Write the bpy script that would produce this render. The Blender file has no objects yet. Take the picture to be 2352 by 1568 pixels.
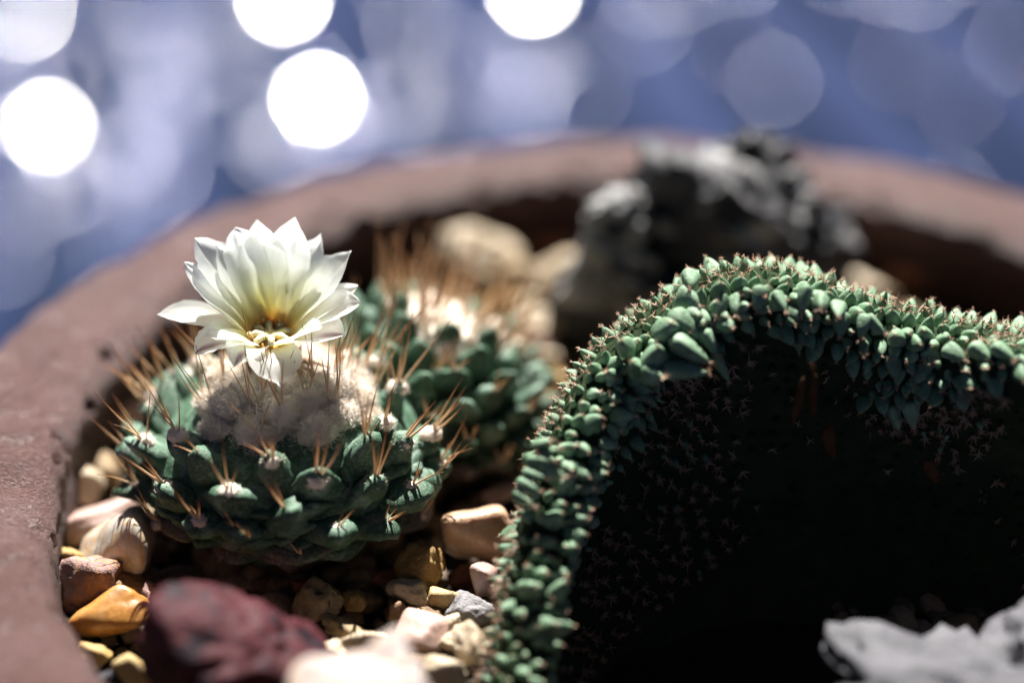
import bpy, bmesh, math, random
import numpy as np
from mathutils import Vector, Matrix, noise as mnoise

# ------------------------------------------------------------------ camera, sky, sun, exposure
S = 0.01                                    # everything below is written in centimetres
scn = bpy.context.scene
PITCH = math.radians(30.1)
LENS = 60.0
D0 = 26.67                                  # cm from the lens to the point the camera looks at (the origin)
FWD = np.array([0, math.cos(PITCH), -math.sin(PITCH)])
UP = np.array([0, math.sin(PITCH), math.cos(PITCH)])
RT = np.array([1.0, 0, 0])
CAM = -D0 * FWD
cam_d = bpy.data.cameras.new('camera')
cam_d.lens = LENS
cam_d.sensor_width = 36
cam_d.clip_start = 0.005
cam_d.clip_end = 500
cam_d.dof.use_dof = True
cam_d.dof.focus_distance = 26.0 * S
cam_d.dof.aperture_fstop = 3.5
cam = bpy.data.objects.new('camera', cam_d)
scn.collection.objects.link(cam)
cam.location = Vector(CAM * S)
cam.rotation_euler = (math.pi / 2 - PITCH, 0, 0)
scn.camera = cam

SUN_EL, SUN_AZ = math.radians(54), math.radians(4)      # azimuth from +y towards +x: a little left of straight behind
SUN = np.array([math.sin(SUN_AZ) * math.cos(SUN_EL), math.cos(SUN_AZ) * math.cos(SUN_EL), math.sin(SUN_EL)])
world = bpy.data.worlds.new('World')
scn.world = world
world.use_nodes = True
wn = world.node_tree
sky = wn.nodes.new('ShaderNodeTexSky')
sky.sky_type = 'NISHITA'
sky.sun_disc = False
sky.sun_elevation = SUN_EL
sky.sun_rotation = SUN_AZ
sky.altitude = 6000
sky.air_density = 0.15
sky.dust_density = 0.0
wn.nodes['Background'].inputs['Strength'].default_value = 0.05
wn.links.new(sky.outputs[0], wn.nodes['Background'].inputs['Color'])
sun_d = bpy.data.lights.new('sun', 'SUN')
sun_d.energy = 5.0
sun_d.angle = math.radians(0.5)
sun_d.color = (1.0, 0.955, 0.9)
sun = bpy.data.objects.new('sun', sun_d)
scn.collection.objects.link(sun)
sun.rotation_euler = Vector(SUN).to_track_quat('Z', 'Y').to_euler()
scn.view_settings.view_transform = 'Standard'
scn.view_settings.look = 'None'
scn.view_settings.gamma = 1
scn.view_settings.use_curve_mapping = False
scn.view_settings.exposure = 1.95
scn.render.engine = 'CYCLES'
scn.cycles.use_adaptive_sampling = False
scn.cycles.use_denoising = True
scn.cycles.max_bounces = 6
scn.cycles.diffuse_bounces = 2
scn.cycles.sample_clamp_indirect = 4

# ------------------------------------------------------------------ helpers
F_PX = LENS / 36 * 2352.0


def ray(px, py):
    d = FWD + RT * ((px - 1176) / F_PX) + UP * ((784 - py) / F_PX)
    return d


def at_z(px, py, z):
    d = ray(px, py)
    return CAM + d * ((z - CAM[2]) / d[2])


def at_y(px, py, y):
    d = ray(px, py)
    return CAM + d * ((y - CAM[1]) / d[1])


def nrm(v):
    v = np.asarray(v, float)
    return v / (np.linalg.norm(v) + 1e-12)


_ico = {}


def ico(sub):
    if sub not in _ico:
        bm = bmesh.new()
        bmesh.ops.create_icosphere(bm, subdivisions=sub, radius=1)
        v = np.array([q.co[:] for q in bm.verts])
        f = [tuple(x.index for x in q.verts) for q in bm.faces]
        bm.free()
        _ico[sub] = (v, f)
    v, f = _ico[sub]
    return v.copy(), f


def fract(p, scale, octv=4, seed=0.0):
    o = Vector((seed * 7.31, seed * 3.17, seed * 11.9))
    return np.array([mnoise.fractal(Vector(q) * scale + o, 1.0, 2.0, octv) for q in p])


def ridged(p, scale, octv=4, seed=0.0):
    o = Vector((seed * 7.31, seed * 3.17, seed * 11.9))
    return np.array([mnoise.ridged_multi_fractal(Vector(q) * scale + o, 1.0, 2.0, octv, 1.0, 2.0) for q in p])


def rotm(rx, ry, rz):
    return np.array((Matrix.Rotation(rz, 3, 'Z') @ Matrix.Rotation(ry, 3, 'Y') @ Matrix.Rotation(rx, 3, 'X')))


def frame(d, ref=(0, 0, 1)):
    z = nrm(d)
    r = np.asarray(ref, float)
    if abs(np.dot(z, r)) > 0.97:
        r = np.array([1.0, 0, 0]) if abs(z[0]) < 0.9 else np.array([0, 1.0, 0])
    x = nrm(np.cross(r, z))
    y = np.cross(z, x)
    return np.stack([x, y, z], 1)            # columns


class MB:
    """collects vertices (cm), faces and one float attribute; build() links ONE mesh object"""

    def __init__(self):
        self.v, self.f, self.a, self.n = [], [], [], 0

    def add(self, v, f, a=0.0):
        v = np.asarray(v, float)
        self.v.append(v)
        n = self.n
        self.f.extend([tuple(i + n for i in q) for q in f])
        self.a.append(np.broadcast_to(np.asarray(a, float), (len(v),)))
        self.n += len(v)

    def tube(self, pts, rad, seg=6, a=None):
        pts = np.asarray(pts, float)
        m = len(pts)
        vs, fs, at = [], [], []
        for i in range(m):
            t = pts[min(i + 1, m - 1)] - pts[max(i - 1, 0)]
            M = frame(t, (0.31, 0.83, 0.46))
            for k in range(seg):
                an = 2 * math.pi * k / seg
                vs.append(pts[i] + rad[i] * (M[:, 0] * math.cos(an) + M[:, 1] * math.sin(an)))
                at.append(i / (m - 1) if a is None else a[i])
        for i in range(m - 1):
            for k in range(seg):
                k2 = (k + 1) % seg
                fs.append((i * seg + k, i * seg + k2, (i + 1) * seg + k2, (i + 1) * seg + k))
        fs.append(tuple(range(seg - 1, -1, -1)))
        fs.append(tuple((m - 1) * seg + k for k in range(seg)))
        self.add(vs, fs, at)

    def build(self, name, mat, parent=None, loc=(0, 0, 0), smooth=True):
        me = bpy.data.meshes.new(name)
        V = np.concatenate(self.v) - np.asarray(loc, float)
        me.from_pydata((V * S).tolist(), [], self.f)
        at = me.attributes.new('fac', 'FLOAT', 'POINT')
        at.data.foreach_set('value', np.concatenate(self.a).astype(np.float32))
        me.materials.append(mat)
        if smooth:
            me.polygons.foreach_set('use_smooth', [True] * len(me.polygons))
        me.update()
        o = bpy.data.objects.new(name, me)
        scn.collection.objects.link(o)
        if parent is not None:
            o.parent = parent                 # the parts are written relative to loc = the thing's base
        else:
            o.location = Vector(np.asarray(loc, float) * S)
        return o


def tag(o, label=None, cat=None, group=None, kind=None):
    for k, v in (('label', label), ('category', cat), ('group', group), ('kind', kind)):
        if v:
            o[k] = v
    return o


def thing(name, loc, label, cat, group=None):
    o = bpy.data.objects.new(name, None)
    o.empty_display_size = 0.01
    scn.collection.objects.link(o)
    o.location = Vector(np.asarray(loc, float) * S)
    return tag(o, label, cat, group)


# ------------------------------------------------------------------ materials
def base_mat(name):
    m = bpy.data.materials.new(name)
    m.use_nodes = True
    nt = m.node_tree
    return m, nt, nt.nodes['Principled BSDF']


def coords(nt, scale=(1, 1, 1), rot=(0, 0, 0)):
    tc = nt.nodes.new('ShaderNodeTexCoord')
    mp = nt.nodes.new('ShaderNodeMapping')
    mp.inputs['Scale'].default_value = tuple(100 * s for s in scale)      # object space in cm
    mp.inputs['Rotation'].default_value = rot
    nt.links.new(tc.outputs['Object'], mp.inputs[0])
    oi = nt.nodes.new('ShaderNodeObjectInfo')
    ad = nt.nodes.new('ShaderNodeVectorMath')
    ad.operation = 'ADD'
    sc = nt.nodes.new('ShaderNodeVectorMath')
    sc.operation = 'SCALE'
    sc.inputs[3].default_value = 50
    cb = nt.nodes.new('ShaderNodeCombineXYZ')
    for i in range(3):
        nt.links.new(oi.outputs['Random'], cb.inputs[i])
    nt.links.new(cb.outputs[0], sc.inputs[0])
    nt.links.new(mp.outputs[0], ad.inputs[0])
    nt.links.new(sc.outputs[0], ad.inputs[1])
    return ad.outputs[0]


def noise_n(nt, vec, scale, detail=5, rough=0.6, dist=0.0):
    n = nt.nodes.new('ShaderNodeTexNoise')
    n.inputs['Scale'].default_value = scale
    n.inputs['Detail'].default_value = detail
    n.inputs['Roughness'].default_value = rough
    n.inputs['Distortion'].default_value = dist
    nt.links.new(vec, n.inputs['Vector'])
    return n.outputs['Fac']


def ramp(nt, fac, stops):
    r = nt.nodes.new('ShaderNodeValToRGB')
    e = r.color_ramp.elements
    while len(e) < len(stops):
        e.new(0.5)
    for q, (p, c) in zip(e, stops):
        q.position = p
        q.color = (*c, 1) if len(c) == 3 else c
    nt.links.new(fac, r.inputs[0])
    return r.outputs[0]


def mixc(nt, fac, a, b, mode='MIX'):
    m = nt.nodes.new('ShaderNodeMix')
    m.data_type = 'RGBA'
    m.blend_type = mode
    for sock, val in ((m.inputs[0], fac), (m.inputs[6], a), (m.inputs[7], b)):
        if isinstance(val, bpy.types.NodeSocket):
            nt.links.new(val, sock)
        else:
            sock.default_value = val if isinstance(val, (int, float)) else (*val, 1)
    return m.outputs[2]


def bump(nt, p, h, strength, dist_cm):
    b = nt.nodes.new('ShaderNodeBump')
    b.inputs['Strength'].default_value = strength
    b.inputs['Distance'].default_value = dist_cm * S
    nt.links.new(h, b.inputs['Height'])
    nt.links.new(b.outputs[0], p.inputs['Normal'])
    return b


def attr(nt, name='fac'):
    a = nt.nodes.new('ShaderNodeAttribute')
    a.attribute_name = name
    return a.outputs['Fac']


def stone_mat(name, c1, c2, c3=None, scale=1.6, rough=0.6, bmp=0.5, speck=None, speck_t=(0.62, 0.7), speck_scale=5,
              sss=0.0, spec=.4, tone=.68, vein=None, stretch=(1, 1, 1), rot=(0, 0, 0)):
    m, nt, p = base_mat(name)
    c1, c2, c3 = (tuple(x * tone for x in c) if c else None for c in (c1, c2, c3))
    v = coords(nt, stretch, rot)
    n1 = noise_n(nt, v, scale, 6, 0.62, 0.4)
    n2 = noise_n(nt, v, scale * 6, 4, 0.7)
    col = ramp(nt, n1, [(0.3, c1), (0.55, c2), (0.75, c3 or c2)])
    col = mixc(nt, 0.35, col, ramp(nt, n2, [(0.3, tuple(x * 0.55 for x in c1)), (0.7, tuple(min(1, x * 1.25) for x in c2))]))
    if speck:
        n3 = noise_n(nt, v, speck_scale, 3, 0.5)
        col = mixc(nt, ramp(nt, n3, [(speck_t[0], (0, 0, 0)), (speck_t[1], (1, 1, 1))]), col, speck)
    if vein:
        n4 = noise_n(nt, v, scale * 0.8, 4, 0.5, 1.5)
        col = mixc(nt, ramp(nt, n4, [(0.46, (0, 0, 0)), (0.5, (1, 1, 1)), (0.54, (0, 0, 0))]), col, vein)
    nt.links.new(col, p.inputs['Base Color'])
    nt.links.new(ramp(nt, n2, [(0.2, (rough - .12,) * 3), (0.8, (rough + .12,) * 3)]), p.inputs['Roughness'])
    p.inputs['Specular IOR Level'].default_value = spec
    if sss:
        p.inputs['Subsurface Weight'].default_value = sss
        p.inputs['Subsurface Radius'].default_value = (0.5 * S, 0.3 * S, 0.15 * S)
        p.inputs['Subsurface Scale'].default_value = 0.6
    mx = nt.nodes.new('ShaderNodeMath')
    mx.operation = 'ADD'
    nt.links.new(n2, mx.inputs[0])
    nt.links.new(noise_n(nt, v, scale * 20, 3, 0.6), mx.inputs[1])
    bump(nt, p, mx.outputs[0], bmp, 0.06)
    return m


M = {}
M['tan'] = stone_mat('tan_stone', (.30, .19, .09), (.46, .33, .18), (.55, .43, .28))
M['cream'] = stone_mat('cream_stone', (.48, .36, .22), (.66, .54, .38), (.72, .63, .5))
M['ochre'] = stone_mat('ochre_stone', (.36, .20, .055), (.52, .33, .11), (.6, .42, .19), speck=(.12, .07, .03), speck_t=(.66, .72))
M['yellow'] = stone_mat('yellow_stone', (.50, .33, .12), (.62, .44, .19), (.68, .52, .28))
M['quartz'] = stone_mat('quartz_stone', (.55, .46, .36), (.72, .66, .58), (.78, .74, .7), rough=.32, bmp=.12, sss=.35, vein=(.5, .33, .16))
M['pink'] = stone_mat('pink_stone', (.44, .27, .22), (.58, .40, .34), (.65, .5, .45), rough=.5, bmp=.25)
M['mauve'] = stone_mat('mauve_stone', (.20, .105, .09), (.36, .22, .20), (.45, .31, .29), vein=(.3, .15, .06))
M['amber'] = stone_mat('amber_stone', (.42, .17, .035), (.55, .27, .07), (.5, .33, .2), rough=.3, bmp=.15, sss=.4)
M['brown'] = stone_mat('brown_stone', (.14, .075, .03), (.27, .16, .07), (.34, .22, .11), speck=(.06, .035, .02))
M['grey'] = stone_mat('grey_stone', (.16, .15, .15), (.34, .33, .34), (.45, .43, .42), speck=(.1, .1, .1))
M['pitted'] = stone_mat('pitted_tan_stone', (.32, .22, .10), (.46, .34, .18), (.52, .42, .26), speck=(.05, .035, .02), speck_t=(.6, .66), speck_scale=7)
M['peach'] = stone_mat('peach_stone', (.50, .28, .14), (.64, .44, .30), (.72, .6, .5), rough=.38, bmp=.2, sss=.3)
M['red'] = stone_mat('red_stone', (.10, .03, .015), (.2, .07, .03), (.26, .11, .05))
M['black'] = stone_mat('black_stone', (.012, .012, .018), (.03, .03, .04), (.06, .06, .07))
M['purple'] = stone_mat('purple_pitted_stone', (.035, .006, .009), (.085, .020, .026), (.26, .13, .14), scale=.8, rough=.5, bmp=.6, spec=.12,
                        speck=(.012, .008, .012), speck_t=(.55, .6), speck_scale=1.9)
M['rosy'] = stone_mat('rosy_white_stone', (.66, .56, .52), (.75, .66, .64), (.8, .74, .72), rough=.5, bmp=.4, sss=.1, tone=.45, vein=(.5, .36, .26))
M['lava'] = stone_mat('dark_lava_stone', (.015, .015, .02), (.06, .06, .07), (.26, .255, .26), scale=1.0, rough=.45, bmp=.8,
                      speck=(.32, .32, .32), speck_t=(.54, .64), speck_scale=1.1, stretch=(.8, 1, 1.8), rot=(0, .5, 0))
M['pale'] = stone_mat('pale_weathered_stone', (.06, .06, .08), (.22, .22, .255), (.36, .36, .395), scale=1.2, rough=.6, bmp=.7, tone=.34,
                      speck=(.03, .03, .045), speck_t=(.6, .68), speck_scale=1.7, stretch=(.7, 1, 1.5))
M['chalk'] = stone_mat('chalky_grey_stone', (.2, .2, .21), (.5, .5, .5), (.66, .65, .64), scale=1.1, rough=.6, bmp=.8, tone=.6, speck=(.04, .04, .05), speck_t=(.58, .66), speck_scale=1.6)
M['soil'] = stone_mat('dark_soil', (.012, .008, .005), (.03, .02, .012), (.06, .04, .025), scale=3, rough=.9, bmp=1)


def gravel_mat():
    m, nt, p = base_mat('gravel_grit')
    v = coords(nt)
    col = ramp(nt, attr(nt), [(0, (.05, .025, .012)), (.3, (.1, .055, .025)), (.6, (.2, .13, .06)), (.85, (.28, .21, .13)), (1, (.25, .17, .14))])
    col = mixc(nt, .4, col, ramp(nt, noise_n(nt, v, 8), [(.3, (.06, .04, .02)), (.7, (.3, .23, .14))]))
    nt.links.new(col, p.inputs['Base Color'])
    p.inputs['Roughness'].default_value = .75
    bump(nt, p, noise_n(nt, v, 18), .5, .05)
    return m


M['grit'] = gravel_mat()


def pot_mat():
    m, nt, p = base_mat('mauve_terracotta')
    v = coords(nt)
    n1 = noise_n(nt, v, .55, 6, .6, .3)
    n2 = noise_n(nt, v, 5, 5, .7)
    n3 = noise_n(nt, v, 2.2, 5, .65, .8)
    col = ramp(nt, n1, [(.3, (.068, .025, .020)), (.52, (.108, .049, .044)), (.72, (.155, .092, .089))])
    col = mixc(nt, ramp(nt, n2, [(.35, (.45, .45, .45)), (.62, (0, 0, 0))]), col, (.075, .03, .024))
    col = mixc(nt, ramp(nt, n3, [(.60, (0, 0, 0)), (.70, (.8, .8, .8))]), col, (.06, .04, .045))
    n5 = noise_n(nt, v, 15, 3, .8)
    col = mixc(nt, ramp(nt, n5, [(.56, (0, 0, 0)), (.72, (.6, .6, .6))]), col, (.26, .18, .18))
    n6 = noise_n(nt, v, .3, 5, .7, .6)
    col = mixc(nt, ramp(nt, n6, [(.55, (0, 0, 0)), (.7, (.25, .25, .25))]), col, (.24, .18, .18))
    col = mixc(nt, ramp(nt, n5, [(.3, (.7, .7, .7)), (.4, (0, 0, 0))]), col, (.03, .014, .012))
    inner_shade = ramp(nt, n2, [(.3, (.022, .008, .006)), (.7, (.06, .022, .017))])  # inner wall redder and darker: its shade put into the colour
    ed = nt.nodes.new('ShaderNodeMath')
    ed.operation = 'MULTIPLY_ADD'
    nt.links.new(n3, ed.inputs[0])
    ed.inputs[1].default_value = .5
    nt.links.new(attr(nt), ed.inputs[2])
    col = mixc(nt, ramp(nt, ed.outputs[0], [(.7, (0, 0, 0)), (.95, (1, 1, 1))]), col, inner_shade)
    nt.links.new(col, p.inputs['Base Color'])
    nt.links.new(ramp(nt, n2, [(.3, (.42,) * 3), (.7, (.62,) * 3)]), p.inputs['Roughness'])
    ad = nt.nodes.new('ShaderNodeMath')
    ad.operation = 'MULTIPLY_ADD'
    nt.links.new(n2, ad.inputs[0])
    ad.inputs[1].default_value = .7
    nt.links.new(noise_n(nt, v, 16, 4, .7), ad.inputs[2])
    bump(nt, p, ad.outputs[0], 1.0, .14)
    return m


M['pot'] = pot_mat()


def cactus_mat(name, c_lo, c_mid, c_hi, corky=True, scale=2.5, rough=.55, spec=.3):
    """waxy glaucous skin; fac = 1 where the skin has gone corky"""
    m, nt, p = base_mat(name)
    v = coords(nt)
    n1 = noise_n(nt, v, scale, 5, .6, .2)
    n2 = noise_n(nt, v, scale * 7, 4, .7)
    col = ramp(nt, n1, [(.3, c_lo), (.52, c_mid), (.72, c_hi)])
    col = mixc(nt, ramp(nt, n2, [(.5, (0, 0, 0)), (.72, (.65, .65, .65))]), col, c_hi)
    n9 = noise_n(nt, v, scale * 18, 3, .8)
    col = mixc(nt, ramp(nt, n9, [(.58, (0, 0, 0)), (.72, (.5, .5, .5))]), col, tuple(min(.5, x * 1.6) for x in c_hi))
    if corky:
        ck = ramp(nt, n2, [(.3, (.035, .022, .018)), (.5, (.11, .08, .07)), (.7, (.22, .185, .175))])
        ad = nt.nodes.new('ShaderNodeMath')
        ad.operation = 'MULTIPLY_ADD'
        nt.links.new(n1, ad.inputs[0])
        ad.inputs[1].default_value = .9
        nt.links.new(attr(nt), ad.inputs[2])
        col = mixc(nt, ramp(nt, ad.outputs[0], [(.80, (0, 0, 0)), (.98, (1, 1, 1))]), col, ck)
    nt.links.new(col, p.inputs['Base Color'])
    p.inputs['Roughness'].default_value = rough
    p.inputs['Specular IOR Level'].default_value = spec
    p.inputs['Subsurface Weight'].default_value = .12
    p.inputs['Subsurface Radius'].default_value = (.06 * S, .12 * S, .05 * S)
    p.inputs['Subsurface Scale'].default_value = 1
    bump(nt, p, n2, .45, .04)
    return m


M['skin'] = cactus_mat('green_skin', (.015, .040, .019), (.040, .092, .052), (.20, .285, .225))
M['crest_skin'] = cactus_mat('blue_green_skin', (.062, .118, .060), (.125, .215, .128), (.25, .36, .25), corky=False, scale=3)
M['crest_core'] = cactus_mat('shaded_green_skin', (.012, .02, .010), (.018, .030, .015), (.03, .04, .02), corky=False, rough=.9, spec=.03)  # stem and flank knobs: shade of the front face put into the skin colour


def spine_mat(name, stops, rough=.4):
    m, nt, p = base_mat(name)
    col = ramp(nt, attr(nt), stops)
    nt.links.new(col, p.inputs['Base Color'])
    p.inputs['Roughness'].default_value = rough
    tr = nt.nodes.new('ShaderNodeBsdfTranslucent')
    nt.links.new(col, tr.inputs['Color'])
    mx = nt.nodes.new('ShaderNodeMixShader')
    mx.inputs[0].default_value = .3
    nt.links.new(p.outputs[0], mx.inputs[1])
    nt.links.new(tr.outputs[0], mx.inputs[2])
    nt.links.new(mx.outputs[0], nt.nodes['Material Output'].inputs['Surface'])
    return m


M['spine'] = spine_mat('straw_spine', [(0, (.78, .66, .50)), (.5, (.68, .47, .27)), (.78, (.36, .15, .06)), (1, (.05, .018, .012))])
M['spine_b'] = spine_mat('tawny_spine', [(0, (.74, .6, .46)), (.6, (.62, .43, .27)), (1, (.42, .22, .1))])
M['bristle'] = spine_mat('brown_bristle', [(0, (.62, .50, .40)), (.6, (.50, .33, .23)), (1, (.34, .16, .09))], .6)
M['wool'] = spine_mat('cream_wool', [(0, (.86, .75, .63)), (1, (.90, .83, .75))], .9)


def petal_mat(name, stripe):
    m, nt, p = base_mat(name)
    a = nt.nodes.new('ShaderNodeUVMap')
    sp = nt.nodes.new('ShaderNodeSeparateXYZ')
    nt.links.new(a.outputs[0], sp.inputs[0])
    col = ramp(nt, sp.outputs[1], [(0, (.82, .38, .05)), (.10, (.86, .58, .16)), (.22, (.90, .85, .52)), (.38, (.92, .93, .78)), (.60, (.94, .965, .93)), (1, (.95, .97, .95))])
    cb = nt.nodes.new('ShaderNodeCombineXYZ')
    nt.links.new(sp.outputs[0], cb.inputs[0])
    m2 = nt.nodes.new('ShaderNodeMath')
    m2.operation = 'MULTIPLY'
    m2.inputs[1].default_value = .09
    nt.links.new(sp.outputs[1], m2.inputs[0])
    nt.links.new(m2.outputs[0], cb.inputs[1])
    st = noise_n(nt, cb.outputs[0], 22, 4, .6)
    col = mixc(nt, ramp(nt, st, [(.35, (.25, .25, .25)), (.6, (0, 0, 0))]), col, (.62, .66, .55))
    if stripe:
        s2 = ramp(nt, sp.outputs[0], [(.36, (0, 0, 0)), (.46, (1, 1, 1)), (.54, (1, 1, 1)), (.64, (0, 0, 0))])
        s3 = ramp(nt, sp.outputs[1], [(.45, (0, 0, 0)), (.7, (.75, .75, .75)), (.95, (.85, .85, .85))])
        col = mixc(nt, mixc(nt, 1.0, s2, s3, 'MULTIPLY'), col, (.26, .13, .19))
    nt.links.new(col, p.inputs['Base Color'])
    p.inputs['Roughness'].default_value = .45
    bump(nt, p, st, .35, .03)
    tr = nt.nodes.new('ShaderNodeBsdfTranslucent')
    nt.links.new(col, tr.inputs['Color'])
    mx = nt.nodes.new('ShaderNodeMixShader')
    mx.inputs[0].default_value = .76
    nt.links.new(p.outputs[0], mx.inputs[1])
    nt.links.new(tr.outputs[0], mx.inputs[2])
    nt.links.new(mx.outputs[0], nt.nodes['Material Output'].inputs['Surface'])
    return m


M['petal'] = petal_mat('white_petal', False)
M['sepal'] = petal_mat('striped_petal', True)
M['stigma'] = spine_mat('cream_stigma', [(0, (.8, .72, .4)), (1, (.86, .84, .6))], .6)
M['stamen'] = spine_mat('orange_stamen', [(0, (.8, .5, .14)), (1, (.82, .5, .12))], .6)
M['tube'] = spine_mat('brown_tube', [(0, (.12, .10, .04)), (.5, (.16, .06, .03)), (1, (.45, .35, .2))], .6)
M['scar'] = stone_mat('corky_scar', (.16, .07, .03), (.28, .14, .06), (.34, .2, .1), scale=4, rough=.8, tone=.28, spec=.1)


def deck_mat():
    m, nt, p = base_mat('blue_deck_paint')
    v = coords(nt, (.2, .02, .2))
    n1 = noise_n(nt, v, 1.2, 5, .6)
    col = ramp(nt, n1, [(.3, (.004, .009, .032)), (.5, (.011, .019, .056)), (.7, (.023, .034, .086))])
    nt.links.new(col, p.inputs['Base Color'])
    p.inputs['Roughness'].default_value = .9
    p.inputs['Specular IOR Level'].default_value = .08
    return m


M['deck'] = deck_mat()
M['ground'] = stone_mat('dark_ground', (.012, .02, .045), (.02, .03, .06), (.03, .045, .08), scale=.05, rough=.85, spec=0)
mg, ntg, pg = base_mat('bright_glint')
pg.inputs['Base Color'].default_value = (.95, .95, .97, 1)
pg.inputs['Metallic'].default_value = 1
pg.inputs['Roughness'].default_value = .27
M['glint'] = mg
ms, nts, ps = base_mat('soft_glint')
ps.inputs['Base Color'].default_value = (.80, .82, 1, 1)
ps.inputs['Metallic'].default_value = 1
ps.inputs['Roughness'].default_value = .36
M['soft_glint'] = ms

# ------------------------------------------------------------------ the setting: ground, deck, sparkles
GZ = -3.4                 # top of the gravel bed
FLOOR = -70.0
mb = MB()
R = 6000
mb.add([(-R, -R, FLOOR - 3), (R, -R, FLOOR - 3), (R, R, FLOOR - 3), (-R, R, FLOOR - 3)], [(0, 1, 2, 3)])
tag(mb.build('ground', M['ground']), 'dark ground under the blue deck', None, None, 'structure')
mb = MB()
dv = nrm((-.16, 1, 0))
dn = np.array([dv[1], -dv[0], 0])
rnd = random.Random(5)
k = -500.0
while k < 500:
    w = 14.5 + rnd.uniform(-.8, .8)
    c0 = dn * k - dv * 60
    c1 = dn * (k + w) - dv * 60
    e0, e1 = c0 + dv * 1400, c1 + dv * 1400
    up = np.array([0, 0, 1.0])
    zt, zb = FLOOR + rnd.uniform(-.05, .05), FLOOR - 2.2
    vs = [(*q[:2], z) for z in (zb, zt) for q in (c0, c1, e1, e0)]
    mb.add(vs, [(4, 5, 6, 7), (0, 1, 5, 4), (1, 2, 6, 5), (2, 3, 7, 6), (3, 0, 4, 7)], rnd.random())
    k += w + 7.2
tag(mb.build('deck', M['deck'], None, (0, 0, 0), False), 'blue painted slatted deck far below and behind the pot', None, None, 'structure')

# sunlit glints on the deck: added glossy beads, tilted to flash sun at the camera
mb = MB()


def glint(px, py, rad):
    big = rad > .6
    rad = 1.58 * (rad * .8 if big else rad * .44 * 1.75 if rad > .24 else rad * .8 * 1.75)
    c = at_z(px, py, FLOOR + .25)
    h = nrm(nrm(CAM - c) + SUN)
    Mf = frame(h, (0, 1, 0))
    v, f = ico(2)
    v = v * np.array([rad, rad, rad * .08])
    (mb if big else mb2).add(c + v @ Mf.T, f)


mb2 = MB()
GL = [(650, -5, .92), (1225, -25, .92), (728, 228, .74), (60, 30, .62), (110, 290, .64), (140, 340, .40), (40, 150, .40),
      (330, 20, .40), (360, 130, .34), (310, 190, .28), (560, 40, .28), (900, -40, .30), (940, 60, .20), (385, 260, .30),
      (330, 290, .27), (120, 190, .3), (250, 60, .25), (1490, -20, .36), (1560, -30, .2), (1480, 60, .16), (905, 255, .19),
      (925, 215, .15), (1205, 225, .22), (1230, 160, .19), (1180, 120, .15), (1270, 130, .15), (1340, 210, .12), (660, 320, .22),
      (625, 250, .25), (700, 170, .2), (620, 340, .14), (760, 290, .24), (800, 240, .2), (300, 360, .2), (380, 400, .16),
      (40, 380, .25), (150, 430, .18), (60, 480, .15), (15, 600, .13), (330, 440, .14), (230, 470, .13), (1778, 186, .15),
      (1690, 120, .10), (1940, -70, .28), (2040, -50, .35), (2110, -40, .22), (1700, -70, .2), (2330, 110, .13), (2060, 150, .10),
      (2200, 230, .09), (2190, 450, .11), (2230, -100, .22), (1030, 120, .16), (1060, 190, .14), (1000, 300, .15), (480, 150, .18),
      (500, 60, .22), (180, 30, .3), (10, 250, .3), (390, 190, .2)]
for g in GL:
    glint(*g)
rnd = random.Random(11)
for i in range(8):
    px = min(2600, abs(rnd.gauss(0, 620))) if i % 3 else rnd.uniform(-120, 1500)
    py = rnd.uniform(-150, 620)
    glint(px - 60, py, rnd.choice([.05, .08, .12, .17]) * (1.1 - px / 3000))
tag(mb2.build('sun_glimmer', M['soft_glint']), 'fainter round pools of glimmering light overlapping on the blue deck', None, None, 'stuff')
tag(mb.build('sun_sparkle', M['glint']), 'brightest round out of focus sparkles of sunlight scattered over the blue deck', None, None, 'stuff')

# ------------------------------------------------------------------ the pot
PC = np.array([2.61, -.1, 0])
HR = -1.59                # height of the rim
RI, RW = 9.79, 2.41


def lathe(mb, prof, seg, c, closed, disp):
    n = len(prof)
    vs = []
    for i in range(seg):
        a = 2 * math.pi * i / seg
        for r, z in prof:
            vs.append((c[0] + r * math.cos(a), c[1] + r * math.sin(a), z))
    vs = np.array(vs)
    if disp:
        d = fract(vs, .45, 3, 2.0) * .10 + fract(vs, 1.9, 5, 5.0) * .06
        pit = np.clip(fract(vs, 2.6, 4, 9.0) - .28, 0, 1) * .45
        ax = np.stack([vs[:, 0] - c[0], vs[:, 1] - c[1]], 1)
        rr = np.linalg.norm(ax, axis=1)
        mid = np.array([RI + RW / 2, HR - .8])
        q = np.stack([rr - mid[0], vs[:, 2] - mid[1]], 1)
        q /= np.linalg.norm(q, axis=1)[:, None] + 1e-9
        s = (d - pit) * disp
        vs[:, :2] += ax / rr[:, None] * (q[:, 0] * s)[:, None]
        vs[:, 2] += q[:, 1] * s
    rad_ = np.hypot(vs[:, 0] - c[0], vs[:, 1] - c[1])
    inner_shade = np.clip((HR - .25 - vs[:, 2]) / .8, 0, 1) * (rad_ < RI + 1.0)  # mask of the inner wall's painted shade, growing below the lip
    fs = []
    m = n if closed else n - 1
    for i in range(seg):
        i2 = (i + 1) % seg
        for j in range(m):
            j2 = (j + 1) % n
            fs.append((i * n + j, i2 * n + j, i2 * n + j2, i * n + j2))
    mb.add(vs, fs, inner_shade)


def arc(cx, cz, r, a0, a1, n):
    return [(cx + r * math.cos(math.radians(a0 + (a1 - a0) * i / n)), cz + r * math.sin(math.radians(a0 + (a1 - a0) * i / n))) for i in range(n + 1)]


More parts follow.
